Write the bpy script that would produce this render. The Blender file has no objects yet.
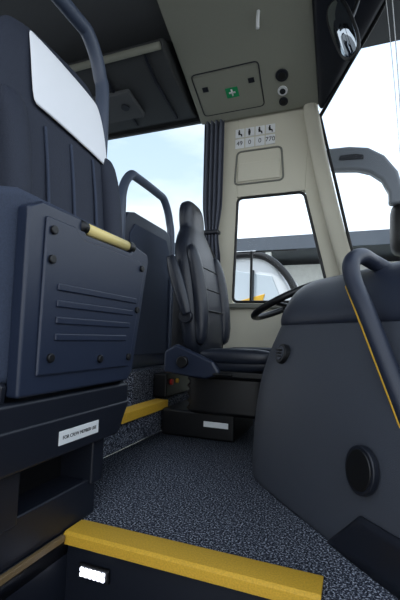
import bpy, bmesh, math, random
from mathutils import Vector, Matrix
random.seed(4)
S=bpy.context.scene
COL=S.collection
S.view_settings.view_transform='Standard'

# ---------------------------------------------------------------- materials
def lin(c):
    return tuple(((v/255)/12.92 if v/255<=0.04045 else ((v/255+0.055)/1.055)**2.4) for v in c)+(1,)
MATS={}
def mat(name,rgb,rough=0.6,metal=0.0,bump=0.0,scale=200,var=0.0,spec=0.5,emit=0,coat=0):
    if name in MATS: return MATS[name]
    m=bpy.data.materials.new(name); m.use_nodes=True
    nt=m.node_tree; b=nt.nodes['Principled BSDF']
    b.inputs['Base Color'].default_value=lin(rgb)
    b.inputs['Roughness'].default_value=rough
    b.inputs['Metallic'].default_value=metal
    b.inputs['Specular IOR Level'].default_value=spec
    b.inputs['Coat Weight'].default_value=coat
    tc=nt.nodes.new('ShaderNodeTexCoord')
    n=nt.nodes.new('ShaderNodeTexNoise'); n.inputs['Scale'].default_value=scale; n.inputs['Detail'].default_value=3
    nt.links.new(tc.outputs['Object'],n.inputs['Vector'])
    if var>0:
        r=nt.nodes.new('ShaderNodeValToRGB')
        c=lin(rgb)
        r.color_ramp.elements[0].position=0.35; r.color_ramp.elements[1].position=0.65
        r.color_ramp.elements[0].color=tuple(max(0,v*(1-var)) for v in c[:3])+(1,)
        r.color_ramp.elements[1].color=tuple(min(1,v*(1+var)) for v in c[:3])+(1,)
        nt.links.new(n.outputs['Fac'],r.inputs['Fac']); nt.links.new(r.outputs['Color'],b.inputs['Base Color'])
    if bump>0:
        bp=nt.nodes.new('ShaderNodeBump'); bp.inputs['Strength'].default_value=bump; bp.inputs['Distance'].default_value=0.002
        nt.links.new(n.outputs['Fac'],bp.inputs['Height']); nt.links.new(bp.outputs['Normal'],b.inputs['Normal'])
    if emit:
        b.inputs['Emission Color'].default_value=lin(rgb); b.inputs['Emission Strength'].default_value=emit
    MATS[name]=m
    return m

def carpet():
    m=bpy.data.materials.new('speckled_carpet'); m.use_nodes=True
    nt=m.node_tree; b=nt.nodes['Principled BSDF']; b.inputs['Roughness'].default_value=0.95
    b.inputs['Specular IOR Level'].default_value=0.1
    tc=nt.nodes.new('ShaderNodeTexCoord')
    n=nt.nodes.new('ShaderNodeTexNoise'); n.inputs['Scale'].default_value=190; n.inputs['Detail'].default_value=2; n.inputs['Roughness'].default_value=0.75
    r=nt.nodes.new('ShaderNodeValToRGB')
    e=r.color_ramp.elements
    e[0].position=0.42; e[0].color=lin((22,25,33))
    e[1].position=0.54; e[1].color=lin((66,71,84))
    x=e.new(0.65); x.color=lin((176,182,194))
    nt.links.new(tc.outputs['Object'],n.inputs['Vector']); nt.links.new(n.outputs['Fac'],r.inputs['Fac'])
    nt.links.new(r.outputs['Color'],b.inputs['Base Color'])
    bp=nt.nodes.new('ShaderNodeBump'); bp.inputs['Strength'].default_value=0.5; bp.inputs['Distance'].default_value=0.003
    nt.links.new(n.outputs['Fac'],bp.inputs['Height']); nt.links.new(bp.outputs['Normal'],b.inputs['Normal'])
    return m
M_CARPET=carpet()
def glass(name,tint,refl):
    m=bpy.data.materials.new(name); m.use_nodes=True
    nt=m.node_tree; nt.nodes.clear()
    o=nt.nodes.new('ShaderNodeOutputMaterial'); t=nt.nodes.new('ShaderNodeBsdfTransparent'); g=nt.nodes.new('ShaderNodeBsdfGlossy')
    t.inputs['Color'].default_value=tint; g.inputs['Roughness'].default_value=0.02
    fr=nt.nodes.new('ShaderNodeFresnel'); fr.inputs['IOR'].default_value=refl
    mx=nt.nodes.new('ShaderNodeMixShader')
    nt.links.new(fr.outputs[0],mx.inputs[0]); nt.links.new(t.outputs[0],mx.inputs[1]); nt.links.new(g.outputs[0],mx.inputs[2]); nt.links.new(mx.outputs[0],o.inputs['Surface'])
    return m
M_GLASS=glass('clear_window_glass',(0.98,0.99,0.99,1),1.12)
M_GLASS_T=glass('tinted_window_glass',(0.56,0.62,0.66,1),1.2)

M_SEAT=mat('seat_fabric_blue',(36,42,57),0.75,bump=0.5,scale=300,var=0.12)
M_SEATL=mat('seat_fabric_side',(52,61,80),0.8,bump=0.5,scale=300,var=0.12)
M_DSEAT=mat('driver_seat_leatherette',(31,36,47),0.38,bump=0.25,scale=120,var=0.08)
M_SHELL=mat('seat_shell_plastic',(36,44,62),0.34,bump=0.2,scale=500,var=0.05)
M_TRIMDK=mat('dark_trim_plastic',(21,25,35),0.42,bump=0.2,scale=400,var=0.05)
M_BLACK=mat('black_rubber',(8,9,12),0.45,bump=0.1,scale=300)
M_FRAME=mat('blue_grey_rail',(68,78,97),0.4,bump=0.15,scale=400)
M_BEIGE=mat('beige_grey_panel',(206,202,184),0.6,bump=0.12,scale=350,var=0.03)
M_HEAD=mat('header_panel_grey',(142,143,130),0.65,bump=0.2,scale=350,var=0.04)
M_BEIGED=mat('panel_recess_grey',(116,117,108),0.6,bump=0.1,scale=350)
M_DASH=mat('console_grey_plastic',(64,68,77),0.52,bump=0.25,scale=450,var=0.04)
M_PAD=mat('dashboard_pad_blue',(36,42,57),0.42,bump=0.25,scale=450,var=0.05)
M_YEL=mat('yellow_nosing',(220,172,52),0.6,bump=0.5,scale=250,var=0.1)
M_TAN=mat('tan_edge_strip',(112,92,62),0.5,bump=0.3,scale=250,var=0.08)
M_CREAM=mat('cream_yellow_grip',(230,210,138),0.4,bump=0.05,scale=80)
M_WHITE=mat('white_cloth',(244,246,250),0.8,bump=0.3,scale=220)
M_WPL=mat('white_label',(228,230,230),0.5)
M_CURT=mat('curtain_fabric',(84,88,100),0.9,bump=0.4,scale=300,var=0.1)
M_CEIL=mat('ceiling_fabric',(84,86,88),0.9,bump=0.3,scale=260,var=0.06)
M_RACK=mat('rack_dark',(58,60,61),0.6,bump=0.2,scale=260,var=0.05)
M_GREEN=mat('first_aid_green',(20,150,90),0.5)
M_STEEL=mat('brushed_steel',(170,174,180),0.3,1.0,bump=0.1,scale=150)
M_RED=mat('red_light_paint',(190,40,36),0.4)
M_WBUS=mat('white_coach_paint',(226,230,232),0.3,coat=0.5)
M_DKGL=mat('dark_coach_glass',(34,40,46),0.12)
M_PALEGL=mat('pale_coach_glass',(196,206,212),0.12)
M_ASPH=mat('asphalt',(120,120,118),0.9,bump=0.6,scale=12,var=0.15)
M_ROOF=mat('dark_roof_fascia',(72,80,90),0.6,var=0.05,scale=2)
M_CONC=mat('pale_facade',(214,216,214),0.8,var=0.05,scale=3)
M_LEAF=mat('hedge_leaves',(120,140,50),0.9,bump=0.8,scale=6,var=0.35)
M_LAMP=mat('step_lamp_lens',(235,240,255),0.3,emit=3.0)
M_MIRR=mat('mirror_glass',(150,158,166),0.05,1.0)
M_MIRH=mat('mirror_arm_grey',(104,110,118),0.4,coat=0.2)

# ---------------------------------------------------------------- mesh helpers
def empty(name,loc=(0,0,0)):
    e=bpy.data.objects.new(name,None); e.location=loc; e.empty_display_size=0.05; COL.objects.link(e); return e
def put(name,me,m,parent=None,smooth=True):
    o=bpy.data.objects.new(name,me); COL.objects.link(o)
    if m is not None: me.materials.append(m)
    if smooth:
        for p in me.polygons: p.use_smooth=True
    if parent: 
        o.parent=parent; o.matrix_parent_inverse=Matrix.Translation(parent.location).inverted()
    return o
def bev(o,w,seg=3):
    if w>0:
        md=o.modifiers.new('bevel','BEVEL'); md.width=w; md.segments=seg; md.limit_method='ANGLE'; md.angle_limit=math.radians(30)
        md.harden_normals=True
    return o
def box(name,lo,hi,m,parent=None,b=0.004,rot=None,seg=3):
    lo=Vector(lo);hi=Vector(hi);c=(lo+hi)/2;s=(hi-lo)
    bm=bmesh.new(); bmesh.ops.create_cube(bm,size=1)
    for v in bm.verts:
        v.co=Vector((v.co.x*s.x,v.co.y*s.y,v.co.z*s.z))
        if rot is not None: v.co=rot@v.co
        v.co+=c
    me=bpy.data.meshes.new(name); bm.to_mesh(me); bm.free()
    return bev(put(name,me,m,parent),b,seg)
def prism(name,pts,axis,a,b_,m,parent=None,bw=0.004,seg=3):
    """polygon pts in the plane perpendicular to axis, extruded a..b_ ; x:(y,z) y:(x,z) z:(x,y)"""
    def mk(p,t):
        return {'x':(t,p[0],p[1]),'y':(p[0],t,p[1]),'z':(p[0],p[1],t)}[axis]
    bm=bmesh.new()
    v0=[bm.verts.new(mk(p,a)) for p in pts]; v1=[bm.verts.new(mk(p,b_)) for p in pts]
    bm.faces.new(v0); bm.faces.new(v1[::-1]); n=len(pts)
    for i in range(n): bm.faces.new((v0[i],v1[i],v1[(i+1)%n],v0[(i+1)%n]))
    bmesh.ops.recalc_face_normals(bm,faces=bm.faces)
    me=bpy.data.meshes.new(name); bm.to_mesh(me); bm.free()
    return bev(put(name,me,m,parent),bw,seg)
def loft(name,rings,m,parent=None,closed=True,caps=True,sub=1,solid=0):
    bm=bmesh.new(); R=[[bm.verts.new(p) for p in r] for r in rings]; n=len(R[0])
    for i in range(len(R)-1):
        for j in range(n if closed else n-1):
            k=(j+1)%n
            bm.faces.new((R[i][j],R[i][k],R[i+1][k],R[i+1][j]))
    if caps and closed:
        bm.faces.new(R[0][::-1]); bm.faces.new(R[-1])
    bmesh.ops.recalc_face_normals(bm,faces=bm.faces)
    me=bpy.data.meshes.new(name); bm.to_mesh(me); bm.free()
    o=put(name,me,m,parent)
    if solid:
        md=o.modifiers.new('solid','SOLIDIFY'); md.thickness=solid; md.offset=0
    if sub:
        md=o.modifiers.new('sub','SUBSURF'); md.levels=sub; md.render_levels=sub
    return o
def ring(c,U,V,a,b,p=3.5,n=24):
    c=Vector(c);U=Vector(U).normalized();V=Vector(V).normalized(); out=[]
    for i in range(n):
        t=2*math.pi*i/n; ct,st=math.cos(t),math.sin(t)
        out.append(c+U*(a*math.copysign(abs(ct)**(2/p),ct))+V*(b*math.copysign(abs(st)**(2/p),st)))
    return out
def catmull(pts,k=8,cyc=False):
    P=[Vector(p) for p in pts]; n=len(P); out=[]
    rng=n if cyc else n-1
    for i in range(rng):
        if cyc: a,b,c,d=P[(i-1)%n],P[i],P[(i+1)%n],P[(i+2)%n]
        else: a,b,c,d=P[max(i-1,0)],P[i],P[i+1],P[min(i+2,n-1)]
        for s in range(k):
            t=s/k
            out.append(0.5*((2*b)+(c-a)*t+(2*a-5*b+4*c-d)*t*t+(3*b-a-3*c+d)*t**3))
    if not cyc: out.append(P[-1])
    return out
def tube(name,pts,r,m,parent=None,cyc=False,smooth=True,k=8,n=14,flat=None):
    P=catmull(pts,k,cyc) if smooth else [Vector(p) for p in pts]
    rings=[];N=len(P);prev=None
    for i,p in enumerate(P):
        if cyc: t=(P[(i+1)%N]-P[i-1])
        else: t=P[min(i+1,N-1)]-P[max(i-1,0)]
        t.normalize()
        if prev is None:
            a=Vector((0,0,1)) if abs(t.z)<0.9 else Vector((0,1,0))
            u=t.cross(a).normalized()
        else:
            u=(prev-t*prev.dot(t)).normalized()
        prev=u; v=t.cross(u)
        rr=r(i/(N-1)) if callable(r) else r
        rings.append([p+u*(rr*math.cos(2*math.pi*j/n))+v*(rr*(flat or 1)*math.sin(2*math.pi*j/n)) for j in range(n)])
    if cyc: rings.append(rings[0])
    bm=bmesh.new(); R=[[bm.verts.new(p) for p in rg] for rg in (rings[:-1] if cyc else rings)]
    if cyc: R.append(R[0])
    for i in range(len(R)-1):
        for j in range(n):
            q=(j+1)%n
            try: bm.faces.new((R[i][j],R[i][q],R[i+1][q],R[i+1][j]))
            except ValueError: pass
    if not cyc: bm.faces.new(R[0][::-1]); bm.faces.new(R[-1])
    bmesh.ops.recalc_face_normals(bm,faces=bm.faces)
    me=bpy.data.meshes.new(name); bm.to_mesh(me); bm.free()
    return put(name,me,m,parent)
def disc(name,c,nrm,r,th,m,parent=None,bw=0.002,n=32,sx=1.0,sy=1.0):
    nrm=Vector(nrm).normalized(); q=nrm.to_track_quat('Z','Y').to_matrix()
    bm=bmesh.new(); bmesh.ops.create_cone(bm,cap_ends=True,segments=n,radius1=r,radius2=r,depth=th)
    for v in bm.verts: v.co=q@Vector((v.co.x*sx,v.co.y*sy,v.co.z))+Vector(c)
    me=bpy.data.meshes.new(name); bm.to_mesh(me); bm.free()
    return bev(put(name,me,m,parent),bw,2)
def text(name,s,size,M4,m,parent=None):
    cu=bpy.data.curves.new(name,'FONT'); cu.body=s; cu.size=size; cu.align_x='CENTER'; cu.align_y='CENTER'; cu.extrude=0.0004
    o=bpy.data.objects.new(name,cu); COL.objects.link(o); bpy.context.view_layer.update()
    me=bpy.data.meshes.new_from_object(o); bpy.data.objects.remove(o)
    me.transform(M4); return put(name,me,m,parent,smooth=False)
def frame4(o,u,v):
    u=Vector(u).normalized();v=Vector(v).normalized();w=u.cross(v)
    M=Matrix((u,v,w)).transposed().to_4x4(); M.translation=Vector(o); return M

# ---------------------------------------------------------------- camera (from vanishing points)
cam=bpy.data.cameras.new('camera'); co=bpy.data.objects.new('camera',cam); COL.objects.link(co)
right=Vector((.9337,.3578,.0297)).normalized(); back=Vector((.3581,-.9288,-.0927)).normalized()
up=back.cross(right).normalized(); right=up.cross(back)
Mx=Matrix((right,up,back)).transposed().to_4x4(); Mx.translation=Vector((0,0,.52))
co.matrix_world=Mx; cam.lens=23.5; cam.sensor_width=36; cam.clip_start=0.02; cam.clip_end=500
S.camera=co

# ---------------------------------------------------------------- room shell
prism('floor',[(-.69,.955),(-.07,.955),(-.07,.25),(.75,.25),(.85,1.2),(.6,2.3),(.3,2.6),(-.97,2.6),(-.97,.955)],'z',-.05,0,M_CARPET,None,0)
prism('floor_under_seat',[(-.97,.25),(-.69,.25),(-.69,.955),(-.97,.955)],'z',-.05,-.0,M_TRIMDK,None,0)
box('floor_step_upper',(-.69,.30,-.28),(-.07,.885,-.22),M_TRIMDK,None,.003)
box('floor_step_lower',(-.69,-.15,-.5),(-.07,.30,-.44),M_TRIMDK,None,.003)
box('trim_riser',(-.69,.885,-.28),(-.07,.955,-.012),M_TRIMDK,None,.002)
box('trim_riser_lower',(-.69,.28,-.5),(-.07,.31,-.28),M_TRIMDK,None,.002)
box('trim_stepwell_rear',(-.73,-.15,-.5),(-.69,.955,-.002),M_TRIMDK,None,.002)
box('trim_stepwell_front',(-.07,-.15,-.5),(-.03,.955,-.05),M_TRIMDK,None,.002)
prism('floor_aisle_step',[(-3.6,1.32),(-.97,1.32),(-.97,2.6),(-3.6,2.6)],'z',0,.155,M_CARPET,None,.003)
box('floor_podium',(-3.6,1.85,.155),(-1.08,2.6,.32),M_CARPET,None,.003)
box('floor_podium_right',(-3.6,.1,-.05),(-.97,1.32,.32),M_CARPET,None,.003)
ns=empty('step_nosing',(-.4,.92,0))
prism('nosing_bar',[(.872,-.022),(.872,.002),(.88,.008),(.945,.008),(.96,.002),(.96,-.0005),(.887,-.0005),(.887,-.022)],'x',-.695,-.058,M_YEL,ns,.004)
box('trim_edge_strip',(-.697,.1,-.012),(-.684,.868,.004),M_TAN,None,.003)
ns3=empty('step_nosing',(-.97,1.8,.15))
prism('nosing_bar',[(-1.03,.1555),(-.964,.1555),(-.964,.120),(-.95,.120),(-.95,.165),(-1.03,.165)],'y',1.55,2.02,M_YEL,ns3,.004)
sl=empty('step_lamp',(-.60,.882,-.075))
box('bezel',(-.645,.874,-.092),(-.555,.885,-.058),M_BLACK,sl,.004)
for j in range(2):
    for i in range(6): box('lens',(-.637+i*.0125,.869,-.086+j*.012),(-.6275+i*.0125,.877,-.077+j*.012),M_LAMP,sl,.002)

W=empty('wall_left',(0,2.63,0))
Y0,Y1=2.60,2.66
prism('lower_panel',[(-.88,0),(.25,0),(.15,.757),(-.88,.757)],'y',Y0,Y1,M_BEIGE,W,.004)
prism('b_pillar',[(-.90,.757),(-.765,.757),(-.745,1.51),(-.745,2.2),(-.90,2.2)],'y',Y0,Y1,M_BEIGE,W,.004)
prism('top_panel',[(-.745,1.51),(-.277,1.51),(-.24,2.2),(-.745,2.2)],'y',Y0,Y1,M_BEIGE,W,.004)
prism('a_pillar_web',[(-.277,1.51),(-.105,.757),(.10,.757),(.0,1.02),(-.19,1.9),(-.20,2.2),(-.24,2.2)],'y',Y0,Y1,M_BEIGE,W,.004)
prism('rear_lower',[(-3.6,.32),(-.90,.32),(-.90,.95),(-3.6,.95)],'y',Y0,Y1,M_TRIMDK,W,.004)
prism('rear_upper',[(-3.6,2.14),(-.90,2.14),(-.90,2.5),(-3.6,2.5)],'y',Y0,Y1,M_RACK,W,.004)
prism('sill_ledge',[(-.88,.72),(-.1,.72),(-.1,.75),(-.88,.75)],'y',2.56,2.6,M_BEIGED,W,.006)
for xx in (-2.35,-3.55): box('window_post',(xx-.03,Y0,.95),(xx+.03,Y1,2.14),M_TRIMDK,W,.004)
pr=[]
for z,x in ((.72,.055),(1.02,-.035),(1.4,-.125),(1.7,-.185),(1.95,-.225),(2.12,-.25)):
    pr.append(ring((x,2.575,z),(1,0,0),(0,1,0),.052,.04,3,16))
loft('a_pillar_cover',pr,M_BEIGE,W,sub=1)
wd=empty('window_1',(-.45,2.62,1.1))
def rr_path(c,rad,k=6):
    out=[];n=len(c)
    for i in range(n):
        p=Vector(c[i]);a=(Vector(c[i-1])-p).normalized();b=(Vector(c[(i+1)%n])-p).normalized()
        A=p+a*rad;B=p+b*rad
        for s in range(k+1):
            t=s/k; out.append((A*(1-t)**2+p*2*t*(1-t)+B*t*t))
    return out
fr=rr_path([(-.76,2.605,.765),(-.74,2.605,1.50),(-.283,2.605,1.50),(-.115,2.605,.765)],.04)
tube('seal',fr,.010,M_BLACK,wd,cyc=True,smooth=False,n=8)
me=bpy.data.meshes.new('pane'); me.from_pydata([(-.765,2.63,.757),(-.105,2.63,.757),(-.277,2.63,1.51),(-.745,2.63,1.51)],[],[(0,1,2,3)]); put('pane',me,M_GLASS,wd,False)
box('sliding_rail',(-.645,2.612,.77),(-.630,2.632,1.12),M_BLACK,wd,.002)
box('sliding_rail_top',(-.75,2.612,1.11),(-.33,2.632,1.118),M_BLACK,wd,.002)
w2=empty('window_2',(-2,2.63,1.5))
me=bpy.data.meshes.new('pane'); me.from_pydata([(-3.6,2.63,.95),(-.90,2.63,.95),(-.90,2.63,2.14),(-3.6,2.63,2.14)],[],[(0,1,2,3)]); put('pane',me,M_GLASS_T,w2,False)
tube('seal',rr_path([(-2.31,2.603,.96),(-2.31,2.603,2.13),(-.91,2.603,2.13),(-.91,2.603,.96)],.05),.012,M_BLACK,w2,cyc=True,smooth=False,n=8)

# windscreen
wsb=[(.11,2.585,.6),(.40,2.45,.58),(.62,2.1,.56),(.76,1.5,.55),(.82,1.0,.55),(.78,.5,.55),(.62,.15,.55)]
wst=[(-.18,2.585,2.0),(.0,2.36,2.16),(.18,2.09,2.29),(.31,1.7,2.40),(.36,1.0,2.44),(.33,.5,2.42),(.2,.15,2.36)]
ws=empty('windscreen',(.5,1.5,1.4))
B=catmull(wsb,4);T=catmull(wst,4)
rows=[]
for k in range(7):
    t=k/6; rows.append([b.lerp(a,t)+Vector((.10,.0,0))*math.sin(math.pi*t)*min(1,j/6) for j,(a,b) in enumerate(zip(T,B))])
loft('windscreen_pane',rows,M_GLASS,ws,closed=False,caps=False,sub=0)
tube('top_seal',[tuple(p) for p in T],.012,M_BLACK,ws,smooth=False)
tube('bottom_seal',[tuple(p) for p in B],.012,M_BLACK,ws,smooth=False)
tube('side_seal',[tuple(r[0]) for r in rows],.010,M_BLACK,ws,smooth=False)
fl=[[Vector((p.x,p.y,.53)) for p in B],[Vector((p.x+.03,p.y,0.0)) for p in B],[Vector((p.x,p.y,-.4)) for p in B]]
loft('wall_front',fl,M_TRIMDK,None,closed=False,caps=False,sub=0,solid=.02)

box('ceiling',(-3.6,.0,2.47),(.45,2.66,2.52),M_CEIL,None,.003)
WR=empty('wall_right',(0,.05,0))
box('lower_panel',(-3.6,.03,-.5),(-.75,.09,.95),M_TRIMDK,WR)
box('upper_panel',(-3.6,.03,2.14),(.3,.09,2.465),M_RACK,WR)
box('door_pillar',(-.86,.03,.95),(-.75,.09,2.14),M_TRIMDK,WR)
box('front_pillar',(.52,.03,-.5),(.60,.09,.53),M_TRIMDK,WR)

# header above the driver
A=math.atan(.44); TU=Vector((0,-math.cos(A),math.sin(A))); NN=Vector((0,-math.sin(A),-math.cos(A)))
def H(x,y,off=0): return Vector((x,y,2.09+(2.55-y)*.44))+NN*off
HD=empty('overhead_console',(-.6,2.2,2.3))
prism('housing',[(2.595,2.46),(2.595,2.11),(2.575,2.075),(2.54,2.085),(2.50,2.112),(1.82,2.411),(1.55,2.465)],'x',-1.02,-.175,M_HEAD,HD,.012,4)
inn=[];out_=[]
for y in (2.58,2.5,2.4,2.25,2.09,1.9,1.7,1.55):
    zi=2.075+(2.55-y)*.44
    xo=-.17+(2.6-y)*.66
    inn.append(Vector((-.19,y,min(zi,2.45)))); out_.append(Vector((xo,y,min(zi+.0,2.45)-.01)))
midr=[(a+b)/2+Vector((0,-.03,-.035)) for a,b in zip(inn,out_)]
loft('blind_cover',[inn,midr,out_],M_TRIMDK,HD,closed=False,caps=False,sub=1,solid=.02)
def hrect(name,x0,x1,y0,y1,off,th,m,bw):
    c=[H(x0,y0),H(x1,y0),H(x1,y1),H(x0,y1)]
    bm=bmesh.new(); a=[bm.verts.new(p+NN*off) for p in c]; b=[bm.verts.new(p+NN*(off+th)) for p in c]
    bm.faces.new(a);bm.faces.new(b[::-1])
    for i in range(4): bm.faces.new((a[i],b[i],b[(i+1)%4],a[(i+1)%4]))
    bmesh.ops.recalc_face_normals(bm,faces=bm.faces)
    me=bpy.data.meshes.new(name);bm.to_mesh(me);bm.free(); return bev(put(name,me,m,HD),bw)
tube('hatch_groove',rr_path([H(-.975,2.235,.001),H(-.525,2.235,.001),H(-.54,2.515,.001),H(-.975,2.515,.001)],.03),.004,M_TRIMDK,HD,cyc=True,smooth=False,n=6)
hrect('hatch_door',-.96,-.54,2.25,2.50,0,.004,M_HEAD,.01)
hrect('hatch_latch',-.925,-.885,2.32,2.35,.004,.006,M_TRIMDK,.002)
hrect('hatch_latch_2',-.61,-.57,2.32,2.35,.004,.006,M_TRIMDK,.002)
hrect('first_aid_sign',-.775,-.69,2.355,2.42,.004,.002,M_GREEN,.001)
hrect('cross_v',-.738,-.727,2.365,2.410,.0062,.001,M_WPL,0)
hrect('cross_h',-.755,-.710,2.382,2.393,.0064,.001,M_WPL,0)
for (x,y,r,m) in ((-.395,2.345,.040,M_TRIMDK),(-.405,2.44,.032,M_WPL),(-.41,2.51,.030,M_TRIMDK)):
    disc('bezel',H(x,y,.004),NN,r,.012,m,HD); disc('lens',H(x,y,.011),NN,r*.6,.008,M_BLACK if m is not M_WPL else M_TRIMDK,HD)
hh=H(-.47,1.99,0)
tube('pull_handle',[hh,hh+Vector((0,-.01,-.05)),hh+Vector((0,-.01,-.11))],.010,M_WPL,HD)
PB=empty('pictogram_board',(-.62,2.6,1.95))
txt=['49','0','0','770']
for i in range(4):
    x0=-.765+i*.073
    for j,(z0,z1) in enumerate(((1.945,2.01),(1.865,1.935))):
        box('sign_tile',(x0,2.594,z0),(x0+.066,2.5995,z1),M_WPL,PB,.002)
    text('capacity_number',txt[i],.045,frame4((x0+.033,2.5925,1.90),(1,0,0),(0,0,1)),M_BLACK,PB)
    cx=x0+.033; dz=-.01
    disc('pictogram_head',(cx-.004,2.593,2.005+dz),(0,-1,0),.006,.002,M_BLACK,PB,0)
    prism('pictogram_body',[(a,b+dz) for a,b in ([(cx-.012,1.998),(cx+.002,1.998),(cx+.004,1.982),(cx+.016,1.98),(cx+.018,1.962),(cx+.010,1.962),(cx+.008,1.974),(cx-.010,1.974)] if i!=1 else [(cx-.012,1.998),(cx+.006,1.998),(cx+.006,1.98),(cx+.001,1.962),(cx-.008,1.962),(cx-.012,1.98)])],'y',2.592,2.5945,M_BLACK,PB,0)
RC=empty('storage_flap',(-.6,2.6,1.74))
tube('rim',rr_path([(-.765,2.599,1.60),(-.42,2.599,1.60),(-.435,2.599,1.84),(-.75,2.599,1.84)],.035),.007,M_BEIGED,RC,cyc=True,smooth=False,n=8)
prism('door',[(-.745,1.615),(-.44,1.615),(-.45,1.75),(-.735,1.75)],'y',2.588,2.5995,M_BEIGE,RC,.006)

cur=empty('curtain',(-.93,2.52,1.5))
rows=[]
for k in range(14):
    z=2.07-k*(1.05/13); pin=1-.35*math.exp(-((z-1.25)/.12)**2)
    row=[]
    for i in range(41):
        u=i/40
        row.append(Vector((-.91+(u-.5)*.15*pin,2.545+.022*math.sin(u*math.pi*9+k*.05)*pin,z)))
    rows.append(row)
loft('cloth',rows,M_CURT,cur,closed=False,caps=False,sub=0,solid=.003)
box('tie',(-.975,2.515,1.235),(-.85,2.575,1.265),M_TRIMDK,cur,.01)

RK=empty('luggage_rack',(-2.2,2.2,2.3))
prism('rack_body',[(2.595,2.465),(2.595,2.15),(2.5,2.13),(2.15,2.20),(2.0,2.27),(1.98,2.33),(2.05,2.36),(2.2,2.465)],'x',-3.55,-1.06,M_RACK,RK,.012,3)
for i in range(7):
    x=-1.2-i*.33
    prism('rib',[(2.5,2.128),(2.15,2.198),(1.995,2.268),(1.995,2.255),(2.15,2.18),(2.5,2.112)],'x',x,x+.018,M_TRIMDK,RK,.003)
tube('rack_rail',[(-3.5,1.97,2.27),(-2.5,1.97,2.27),(-1.07,1.97,2.27)],.022,M_HEAD,RK,smooth=False)
box('service_module',(-1.75,2.16,2.13),(-1.4,2.40,2.17),M_CEIL,RK,.01,rot=Matrix.Rotation(-.2,3,'X'))
for i in range(2): disc('reading_lamp',(-1.67+i*.18,2.27,2.127),(0,-.2,-1),.03,.01,M_TRIMDK,RK)
RK2=empty('luggage_rack',(-2.2,.5,2.3))
prism('rack_body',[(.1,2.465),(.1,2.15),(.2,2.13),(.55,2.20),(.7,2.27),(.72,2.33),(.5,2.465)],'x',-3.55,-1.1,M_RACK,RK2,.012,3)

# interior mirror
IM=empty('interior_mirror',(-.03,1.7,1.85))
q=Vector((-.55,-.80,-.15)).normalized()
U=q.cross(Vector((0,0,1))).normalized(); V=q.cross(U).normalized()
c=Vector((-.025,1.70,1.88))
U2=(U*.96+V*.25).normalized(); V2=q.cross(U2).normalized(); U,V=U2,V2
loft('housing',[ring(c-q*.03,U,V,.03,.10,2.5),ring(c-q*.02,U,V,.052,.145,2.6),ring(c,U,V,.06,.16,2.8),ring(c+q*.004,U,V,.056,.155,2.8)],M_BLACK,IM,sub=1)
loft('mirror_face',[ring(c+q*.003,U,V,.046,.142,2.8),ring(c+q*.007,U,V,.045,.140,2.8)],M_MIRR,IM,sub=0)
tube('arm',[c-q*.02,c+Vector((.05,.06,.12)),Vector((.06,1.85,2.2)),Vector((.05,1.9,2.30))],.010,M_BLACK,IM)
BC=empty('blind_cord',(.2,1.9,2))
tube('cord',[(.19,1.93,2.26),(.215,1.93,1.75),(.24,1.95,1.15),(.26,1.97,.8)],.0022,M_WPL,BC)
tube('cord_2',[(.165,1.95,2.26),(.20,1.95,1.75),(.235,1.97,1.15),(.27,1.98,.8)],.0016,M_WPL,BC)

# ---------------------------------------------------------------- dashboard
DC=empty('dashboard_console',(.1,1.5,.3))
bot=catmull([(-.16,2.02,0),(-.30,1.82,0),(-.355,1.64,0),(-.335,1.49,0),(-.22,1.325,0),(-.08,1.155,0),(.05,1.0,0),(.17,.88,0),(.40,.74,0),(.66,.68,0)],5)
top=catmull([(-.08,2.0,0),(-.21,1.84,0),(-.26,1.68,0),(-.235,1.54,0),(-.12,1.38,0),(.0,1.225,0),(.11,1.10,0),(.22,.99,0),(.44,.84,0),(.68,.76,0)],5)
def crow(t,z,bulge=0,inset=0,i0=0,i1=None):
    r=[]
    C=Vector((.5,1.85,0))
    for a,b in list(zip(bot,top))[i0:i1]:
        p=a.lerp(b,t)
        if inset:
            dv=(C-p); L=dv.length; p=p+dv/L*min(inset,L*.9)
        r.append(Vector((p.x,p.y,z)))
    return r
rows=[crow(0.0,0.0),crow(0.0,.05),crow(0.03,.15),crow(.12,.28),crow(.35,.40),crow(.7,.50),crow(.95,.555),crow(1.0,.575)]
loft('console_body',rows,M_DASH,DC,closed=False,caps=False,sub=1,solid=.012)
rows=[crow(1.0,.568,0,.02),crow(.97,.572,0,0),crow(.96,.585),crow(.97,.61),crow(1,.66,0,.02),crow(1,.715,0,.055),crow(1,.75,0,.11),crow(1,.765,0,.19),crow(1,.765,0,.32),crow(1,.76,0,.55)]
loft('dash_pad',rows,M_PAD,DC,closed=False,caps=False,sub=1,solid=.008)
kp=[]
for k in range(5):
    f=k/4; r=[]
    for i in range(26,42):
        hgt=.115*min(1,(i-26)/3)
        p=bot[i]
        r.append(Vector((p.x,p.y,0))+Vector((-.72,-.66,0))*.009+Vector((0,0,.003+hgt*f)))
    kp.append(r)
loft('dark_recess_sheet',kp,M_TRIMDK,DC,closed=False,caps=False,sub=0,solid=.006)  # dark sheet laid on the console foot, standing in for a shaded recess
vp=Vector((-.225,1.418,.467)); vn=Vector((-.79,-.56,.25)).normalized()
disc('vent_ring',vp,vn,.036,.022,M_BLACK,DC,.004); disc('vent_core',vp+vn*.010,vn,.025,.008,M_DASH,DC,.002)
for k in (-1,0,1):
    d=Vector((.58,-.81,0)); tube('vent_slat',[vp+vn*.016-d*.020+Vector((0,0,k*.011)),vp+vn*.016+d*.020+Vector((0,0,k*.011))],.003,M_BLACK,DC,smooth=False,n=6)
spn=Vector((-.76,-.64,.08)).normalized(); sp=Vector((.022,1.018,.222))
disc('speaker_ring',sp,spn,.056,.018,M_TRIMDK,DC,.004,sx=.85); disc('speaker_grille',sp+spn*.007,spn,.047,.01,M_BLACK,DC,.003,sx=.85)
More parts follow.
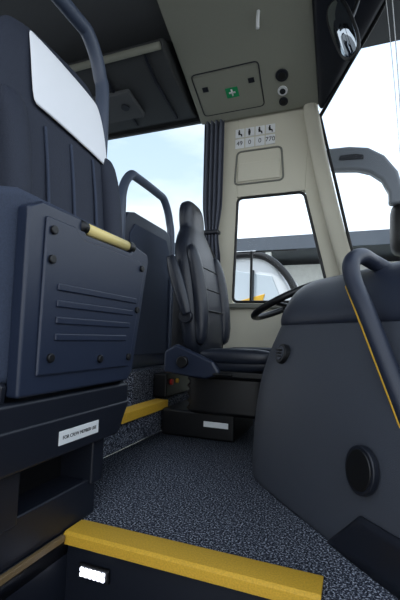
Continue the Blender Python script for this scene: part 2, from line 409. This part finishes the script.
loft('instrument_hood',[ring((-.02,y,.70),(1,0,.25),(0,0,1),a,b,3) for y,a,b in ((1.75,.06,.05),(1.8,.12,.10),(2.1,.14,.11),(2.4,.12,.10),(2.46,.06,.05))],M_PAD,DC,sub=1)

SW=empty('steering_wheel',(-.28,2.1,.72))
ax=Vector((-.42,0,.9)).normalized(); uu=Vector((0,1,0)); vv=ax.cross(uu).normalized(); cw=Vector((-.29,2.1,.725))
tube('rim',[cw+uu*(.215*math.cos(2*math.pi*i/32))+vv*(.215*math.sin(2*math.pi*i/32)) for i in range(32)],.0175,M_BLACK,SW,cyc=True,smooth=False,n=10)
for a in (0.3,math.pi-.3,math.pi*1.5):
    d=uu*math.cos(a)+vv*math.sin(a)
    tube('spoke',[cw-ax*.03+d*.04,cw-ax*.02+d*.13,cw+d*.21],.016,M_BLACK,SW,flat=.7)
loft('hub',[ring(cw-ax*.06,uu,vv,.05,.05,2),ring(cw-ax*.03,uu,vv,.08,.07,2.5),ring(cw-ax*.008,uu,vv,.07,.06,2.5)],M_TRIMDK,SW)
tube('column',[cw-ax*.04,cw-ax*.25+Vector((0.02,0,0)),cw-ax*.5+Vector((.12,0,0)),Vector((.12,2.1,.08))],.05,M_TRIMDK,SW)
tube('stalk',[cw-ax*.06+uu*-.05,cw-ax*.05-uu*.17],.008,M_BLACK,SW)

GR=empty('grab_rail',(.03,1.08,.6))
rp=[(.10,1.27,.735),(.06,1.24,.755),(.03,1.18,.76),(.004,1.135,.735),(.008,1.11,.68),(.035,1.07,.60),(.072,1.03,.49),(.112,.99,.37),(.155,.95,.24),(.19,.90,.14),(.20,.855,.09)]
tube('rail',rp,.023,M_PAD,GR,k=8,n=20)
tube('stripe',[Vector(p)+Vector((-.0165,-.006,-.0145)) for p in rp[4:10]],.005,M_YEL,GR,k=8,n=8)

# ---------------------------------------------------------------- guide seat (near left)
GS=empty('guide_seat',(-.8,.93,.4))
bk=[]
for z,x,a,b in ((.42,-.80,.05,.235),(.55,-.805,.055,.25),(.8,-.83,.055,.258),(1.0,-.85,.057,.262),(1.15,-.875,.057,.262),(1.27,-.89,.055,.25),(1.37,-.905,.05,.225),(1.43,-.915,.03,.17)):
    bk.append(ring((x,.935,z),(1,0,.12),(0,1,0),a,b,3.2,28))
loft('backrest',bk,M_SEAT,GS,sub=1)
for yy in (.83,.94,1.05):
    tube('back_piping',[(-.772,yy,.83),(-.785,yy,.95),(-.799,yy,1.05),(-.807,yy,1.10)],.005,M_SEATL,GS,n=8)
for sgn in (-1,1):
    bo=[]
    for z,x,a in ((.5,-.765,.02),(.6,-.76,.035),(.9,-.785,.038),(1.08,-.81,.034),(1.16,-.83,.015)):
        bo.append(ring((x,.935+sgn*.213,z),(1,0,.12),(0,1,0),a,.042,2.2,16))
    loft('side_bolster',bo,M_SEAT,GS,sub=1)
rows=[]
for z,x,w,off in ((1.125,-.871,.180,.067),(1.20,-.882,.180,.066),(1.27,-.89,.178,.062),(1.335,-.90,.172,.056),(1.375,-.906,.165,.048)):
    rows.append([Vector((x+off-.006*abs(i/8)**3,.963+w*i/8,z-.02*(i/8))) for i in range(-8,9)])
loft('head_cover',rows,M_WHITE,GS,closed=False,caps=False,sub=1,solid=.004)
prism('cushion_pad',[(.56,.40),(1.10,.385),(1.18,.80),(1.15,.84),(.66,.85),(.56,.82)],'x',-.785,-.695,M_SEATL,GS,.03,5)
prism('underside_shell',[(.655,.375),(1.10,.375),(1.125,.40),(1.205,.775),(1.195,.80),(1.10,.815),(1.085,.785),(.855,.785),(.84,.822),(.69,.822),(.65,.80)],'x',-.70,-.662,M_SHELL,GS,.008,4)
prism('raised_field',[(.70,.42),(1.09,.42),(1.165,.74),(1.13,.765),(.84,.765),(.80,.79),(.70,.79)],'x',-.664,-.654,M_SHELL,GS,.006,3)
for k,z in enumerate((.50,.54,.58,.62)):
    y1=1.06+.018*k
    box('rib',(-.656,.745,z),(-.649,y1,z+.017),M_SHELL,GS,.003)
for y,z in ((.72,.76),(.72,.69),(.735,.46),(1.14,.74),(1.12,.60),(1.08,.45),(.93,.45)):
    disc('bolt',(-.651,y,z),(1,0,0),.011,.010,M_BLACK,GS,.003,n=12)
tube('yellow_grip',[(-.672,.855,.803),(-.672,1.075,.803)],.016,M_CREAM,GS,smooth=False,n=16)
tube('grip_end',[(-.672,1.07,.803),(-.672,1.10,.803)],.018,M_BLACK,GS,smooth=False,n=16)
tube('grip_end_2',[(-.672,.83,.803),(-.672,.857,.803)],.018,M_BLACK,GS,smooth=False,n=16)
for y in (.645,1.12):
    prism('hinge_bracket',[(-.86,.26),(-.70,.28),(-.69,.40),(-.76,.47),(-.86,.47)],'y',y-.008,y+.008,M_TRIMDK,GS,.004)
box('seat_frame',(-.93,.57,.30),(-.672,1.125,.365),M_TRIMDK,GS,.01)
prism('base_upper',[(.57,.215),(1.07,.215),(1.13,.31),(.57,.31)],'x',-.95,-.668,M_TRIMDK,GS,.008)
box('base_lower',(-.94,.57,.002),(-.705,1.0,.10),M_TRIMDK,GS,.006)
box('base_slot_back',(-.94,.57,.09),(-.80,1.0,.22),M_BLACK,GS,.004)
box('base_slot_side',(-.94,.975,.09),(-.69,1.03,.22),M_TRIMDK,GS,.006)
box('base_slot_side_2',(-.94,.57,.09),(-.69,.71,.22),M_TRIMDK,GS,.006)
box('base_front_lip',(-.72,.57,.002),(-.70,1.01,.105),M_TRIMDK,GS,.006)
box('label',(-.669,.80,.243),(-.6655,.96,.277),M_WPL,GS,.001)
text('label_text','FOR CREW MEMBER USE',.0125,frame4((-.665,.88,.26),(0,1,0),(0,0,1)),M_BLACK,GS)
tube('armrest',[(-.86,.60,1.16),(-.84,.59,1.05),(-.80,.585,.9),(-.78,.585,.80)],lambda t:.02+.012*math.sin(math.pi*t),M_BLACK,GS)

def partition(y0,y1,x,z0,zt,loopdrop,mpanel,rr):
    E=empty('arched_partition',(x,(y0+y1)/2,z0))
    pts=[(x,y0,z0),(x,y0,zt-.35),(x-.01,y0+.02,zt-.14),(x-.015,y0+.10,zt-.02),(x-.02,y0+.2,zt),(x-.02,y1-.2,zt),(x-.015,y1-.10,zt-.02),(x-.01,y1-.02,zt-.14),(x,y1,zt-.35),(x,y1,z0)]
    tube('frame_rail',pts,rr,M_FRAME,E,n=16)
    zz=zt-loopdrop
    pan=[(y0+.01,z0),(y1-.01,z0),(y1-.01,zz-.10),(y1-.05,zz-.02),(y1-.12,zz),(y0+.12,zz),(y0+.05,zz-.02),(y0+.01,zz-.10)]
    prism('panel',pan,'x',x-.016,x+.016,mpanel,E,.008)
    pan2=[(y0+.07,z0+.08),(y1-.07,z0+.08),(y1-.07,zz-.14),(y1-.12,zz-.07),(y0+.12,zz-.07),(y0+.07,zz-.14)]
    prism('panel_inset',pan2,'x',x+.012,x+.024,M_SEATL if mpanel is M_SHELL else M_TRIMDK,E,.008)
    return E
partition(1.84,2.5,-1.2,.32,1.48,.24,M_SHELL,.027)
partition(.60,1.375,-1.02,.32,1.80,.40,M_TRIMDK,.03)

# passenger seats behind the partitions
def pseat(x,y,z0,top=1.0):
    E=empty('passenger_seat',(x,y,z0))
    b=[ring((x-.02-.12*t,y,z0+.38+t*(top-.38)),(1,0,.12),(0,1,0),a,w,3.2,20) for t,a,w in ((0,.05,.20),(.2,.06,.215),(.7,.055,.215),(.9,.045,.17),(1,.02,.12))]
    loft('backrest',b,M_SEAT,E)
    cs=[ring((x+d,y,z0+.40),(0,1,0),(0,0,1),w,h,3.2,20) for d,w,h in ((.0,.18,.03),(.04,.21,.055),(.35,.215,.055),(.42,.19,.03))]
    loft('cushion',cs,M_SEAT,E)
    box('leg_1',(x+.08,y-.15,z0),(x+.12,y-.11,z0+.37),M_BLACK,E,.006)
    box('leg_2',(x+.08,y+.11,z0),(x+.12,y+.15,z0+.37),M_BLACK,E,.006)
    box('rail',(x+.05,y-.17,z0+.002),(x+.38,y+.17,z0+.02),M_BLACK,E,.006)
for (x,y) in ((-1.95,2.2),(-2.75,2.2),(-1.75,.92),(-2.6,.92)):
    pseat(x,y,.3205)

# ---------------------------------------------------------------- driver seat
DS=empty('driver_seat',(-.75,2.1,0))
yc=2.10
bk=[]
for z,x,a,b in ((.40,-.80,.05,.20),(.48,-.80,.07,.225),(.62,-.815,.076,.25),(.80,-.84,.074,.257),(.95,-.865,.067,.248),(1.05,-.885,.059,.21),(1.11,-.895,.050,.155),(1.13,-.90,.045,.13),(1.18,-.905,.048,.135),(1.25,-.91,.047,.13),(1.29,-.915,.037,.105),(1.305,-.918,.02,.06)):
    bk.append(ring((x,yc,z),(1,0,.14),(0,1,0),a,b,3,28))
loft('backrest',bk,M_DSEAT,DS,sub=1)
for sgn in (-1,1):
    bo=[]
    for z,x,a in ((.47,-.75,.02),(.55,-.745,.04),(.75,-.77,.045),(.92,-.80,.04),(1.02,-.825,.018)):
        bo.append(ring((x,yc+sgn*.195,z),(1,0,.14),(0,1,0),a,.045,2.3,16))
    loft('back_bolster',bo,M_DSEAT,DS,sub=1)
    cb=[]
    for x,a,h in ((-.76,.02,.02),(-.72,.045,.04),(-.5,.048,.045),(-.40,.045,.04),(-.365,.02,.02)):
        cb.append(ring((x,yc+sgn*.20,.425),(0,1,0),(0,0,1),a,h,2.3,16))
    loft('cushion_bolster',cb,M_DSEAT,DS,sub=1)
for z in (.66,.78,.90):
    tube('back_seam',[(-.742-.2*(z-.66),yc-.14,z),(-.738-.2*(z-.66),yc,z),(-.742-.2*(z-.66),yc+.14,z)],.004,M_BLACK,DS,n=6)
cu=[]
for x,b,h in ((-.85,.17,.03),(-.82,.21,.05),(-.6,.235,.058),(-.42,.235,.055),(-.365,.22,.045),(-.345,.18,.02)):
    cu.append(ring((x,yc,.385+(x+.6)*.05),(0,1,0),(0,0,1),b,h,3.4,24))
loft('cushion',cu,M_DSEAT,DS,sub=1)
tube('armrest',[(-.905,1.825,.93),(-.88,1.82,.86),(-.83,1.815,.72),(-.80,1.815,.63)],lambda t:.022+.012*math.sin(math.pi*t),M_DSEAT,DS,flat=.8)
disc('armrest_pivot',(-.81,1.83,.62),(0,-1,0),.035,.03,M_TRIMDK,DS,.006)
prism('side_cover',[(-.93,.33),(-.70,.31),(-.62,.34),(-.66,.40),(-.76,.44),(-.86,.48),(-.93,.44)],'y',1.835,1.87,M_SHELL,DS,.015,4)
disc('recline_knob',(-.82,1.83,.39),(0,-1,0),.03,.03,M_BLACK,DS,.006)
box('control_strip',(-.66,1.85,.325),(-.38,1.872,.355),M_BLACK,DS,.006)
bl=[]
for i in range(11):
    k=.012 if i%2 else 0
    bl.append(ring((-.62,yc,.13+i*.019),(1,0,0),(0,1,0),.215+k,.19+k,6,24))
loft('suspension_bellows',bl,M_BLACK,DS,sub=0)
box('seat_pan',(-.86,1.89,.315),(-.37,2.31,.345),M_TRIMDK,DS,.01)
box('base_box',(-.97,1.92,.001),(-.57,2.34,.135),M_BLACK,DS,.012)
box('base_label',(-.73,1.9165,.065),(-.60,1.921,.092),M_WPL,DS,.001)
tube('adjust_lever',[(-.70,1.86,.335),(-.62,1.83,.34),(-.56,1.825,.34)],.008,M_BLACK,DS)
tube('belt_strap',[(-.90,2.33,1.12),(-.83,2.345,.95),(-.79,2.35,.6),(-.8,2.36,.40)],.018,M_BLACK,DS,flat=.15)
DS.location.x+=.03

CB=empty('control_box',(-1.04,2.2,.16))
box('case',(-1.07,2.06,.166),(-.985,2.45,.30),M_BLACK,CB,.01)
disc('red_light_disc',(-.982,2.12,.25),(1,0,0),.018,.02,M_RED,CB,.004)  # plain coloured discs stand in for small red and yellow lights
disc('yellow_light_disc',(-.982,2.2,.25),(1,0,0),.014,.02,M_YEL,CB,.004)

# ---------------------------------------------------------------- outside
MA=empty('exterior_mirror',(.1,2.8,1.7))
prism('arm',[(-.16,1.86),(.0,1.855),(.12,1.83),(.22,1.76),(.30,1.64),(.33,1.50),(.32,1.42),(.24,1.42),(.24,1.50),(.20,1.59),(.13,1.65),(.05,1.68),(-.12,1.70)],'y',2.76,2.84,M_MIRH,MA,.022,4)
prism('arm_slot',[(-.07,1.765),(-.06,1.79),(.04,1.79),(.09,1.775),(.09,1.745),(.04,1.75),(-.06,1.755)],'y',2.752,2.762,M_TRIMDK,MA,.004)
loft('mirror_head',[ring((x,2.86,1.27),(0,1,0),(0,0,1),a,b,3) for x,a,b in ((.25,.05,.12),(.27,.10,.18),(.36,.11,.19),(.42,.06,.12))],M_BLACK,MA)

box('ground',(-60,-30,-1.36),(60,80,-1.3),M_ASPH,None,0)
DP=empty('depot_building',(0,26,-1.3))
box('facade',(-30,27,-1.3),(30,34,5.6),M_CONC,DP,.05)
box('canopy_fascia',(-30,24,6.0),(30,34,6.9),M_ROOF,DP,.05)
for i in range(13):
    x=-28+i*4.6
    box('column',(x,24.2,-1.3),(x+.35,24.6,6.0),M_CONC,DP,.02)
    box('gate',(x+.8,26.9,-1.3),(x+3.9,27.02,3.9),M_ROOF,DP,.02)
def coach(loc,L=9):
    E=empty('parked_coach',loc); x,y,z=loc
    prism('body',[(x,z+.35),(x+L,z+.35),(x+L+.15,z+1.0),(x+L+.05,z+2.3),(x+L-.35,z+3.1),(x+L-.7,z+3.25),(x+.2,z+3.25),(x,z+3.1)],'y',y,y+2.5,M_WBUS,E,.12,4)
    prism('side_glass',[(x+.4,z+1.55),(x+L-1.7,z+1.55),(x+L-1.5,z+2.0),(x+L-1.7,z+2.75),(x+.4,z+2.75)],'y',y-.02,y+.02,M_DKGL,E,.01)
    prism('front_side_glass',[(x+L-1.0,z+1.6),(x+L-.2,z+1.6),(x+L-.2,z+2.3),(x+L-.4,z+2.8),(x+L-1.0,z+2.9)],'y',y-.02,y+.02,M_PALEGL,E,.01)
    tube('window_arch',[(x+L-1.3,y-.04,z+1.5),(x+L-1.3,y-.04,z+2.9),(x+L-1.15,y-.04,z+3.12),(x+L-.55,y-.04,z+3.12),(x+L-.15,y-.04,z+2.78),(x+L+.02,y-.04,z+2.3),(x+L+.02,y-.04,z+1.5)],.055,M_BLACK,E)
    box('window_bar',(x+L-.72,y-.05,z+1.6),(x+L-.68,y+.0,z+2.9),M_DKGL,E,.005)
    prism('yellow_decal',[(x+L-1.0,z+2.25),(x+L-.55,z+2.35),(x+L-.5,z+2.52),(x+L-.95,z+2.4)],'y',y-.03,y+.01,M_YEL,E,.01)
    prism('green_decal',[(x+L-1.0,z+1.95),(x+L-.5,z+2.05),(x+L-.5,z+2.17),(x+L-1.0,z+2.07)],'y',y-.03,y+.01,M_LEAF,E,.01)
    for wx in (x+1.8,x+L-2.2):
        disc('wheel',(wx,y+.12,z+.5),(0,-1,0),.5,.3,M_BLACK,E,.04); disc('hub',(wx,y-.03,z+.5),(0,-1,0),.28,.06,M_STEEL,E,.02)
    return E
coach((-9.75,6.1,-1.3))
HG=empty('hedge',(-3,20,-1.3))
rings=[]
for i in range(40):
    x=-14+i*.6; a=.8+.25*random.random(); b=1.3+.5*random.random()
    rings.append(ring((x,21+.2*random.random(),-.4),(0,1,0),(0,0,1),a,b,2.5,14))
loft('foliage',rings,M_LEAF,HG,sub=1)

# ---------------------------------------------------------------- light
w=bpy.data.worlds.new('sky'); S.world=w; w.use_nodes=True; nt=w.node_tree; nt.nodes.clear()
o=nt.nodes.new('ShaderNodeOutputWorld'); bg=nt.nodes.new('ShaderNodeBackground')
tc=nt.nodes.new('ShaderNodeTexCoord'); sp_=nt.nodes.new('ShaderNodeSeparateXYZ')
g=nt.nodes.new('ShaderNodeValToRGB'); e=g.color_ramp.elements
e[0].position=0.0; e[0].color=(.84,.90,.96,1); e[1].position=.85; e[1].color=(.36,.50,.72,1); x=e.new(.4); x.color=(.58,.69,.82,1)
nt.links.new(tc.outputs['Generated'],sp_.inputs[0]); nt.links.new(sp_.outputs['Z'],g.inputs['Fac'])
mp=nt.nodes.new('ShaderNodeMapping'); mp.inputs['Scale'].default_value=(1.6,1.6,5); nt.links.new(tc.outputs['Generated'],mp.inputs[0])
n=nt.nodes.new('ShaderNodeTexNoise'); n.inputs['Scale'].default_value=1.7; n.inputs['Detail'].default_value=7; n.inputs['Roughness'].default_value=.55; nt.links.new(mp.outputs[0],n.inputs['Vector'])
cr=nt.nodes.new('ShaderNodeValToRGB'); cr.color_ramp.elements[0].position=.40; cr.color_ramp.elements[1].position=.70; nt.links.new(n.outputs['Fac'],cr.inputs['Fac'])
mx=nt.nodes.new('ShaderNodeMixRGB'); mx.inputs['Color2'].default_value=(.92,.94,.96,1); nt.links.new(cr.outputs['Color'],mx.inputs['Fac']); nt.links.new(g.outputs['Color'],mx.inputs['Color1'])
nt.links.new(mx.outputs[0],bg.inputs['Color']); bg.inputs['Strength'].default_value=2.15; nt.links.new(bg.outputs[0],o.inputs['Surface'])
sun=bpy.data.lights.new('sun','SUN'); sun.energy=3.0; sun.angle=.01; so=bpy.data.objects.new('sun',sun); COL.objects.link(so)
so.rotation_euler=Vector((-.55,-.35,1)).to_track_quat('Z','Y').to_euler()
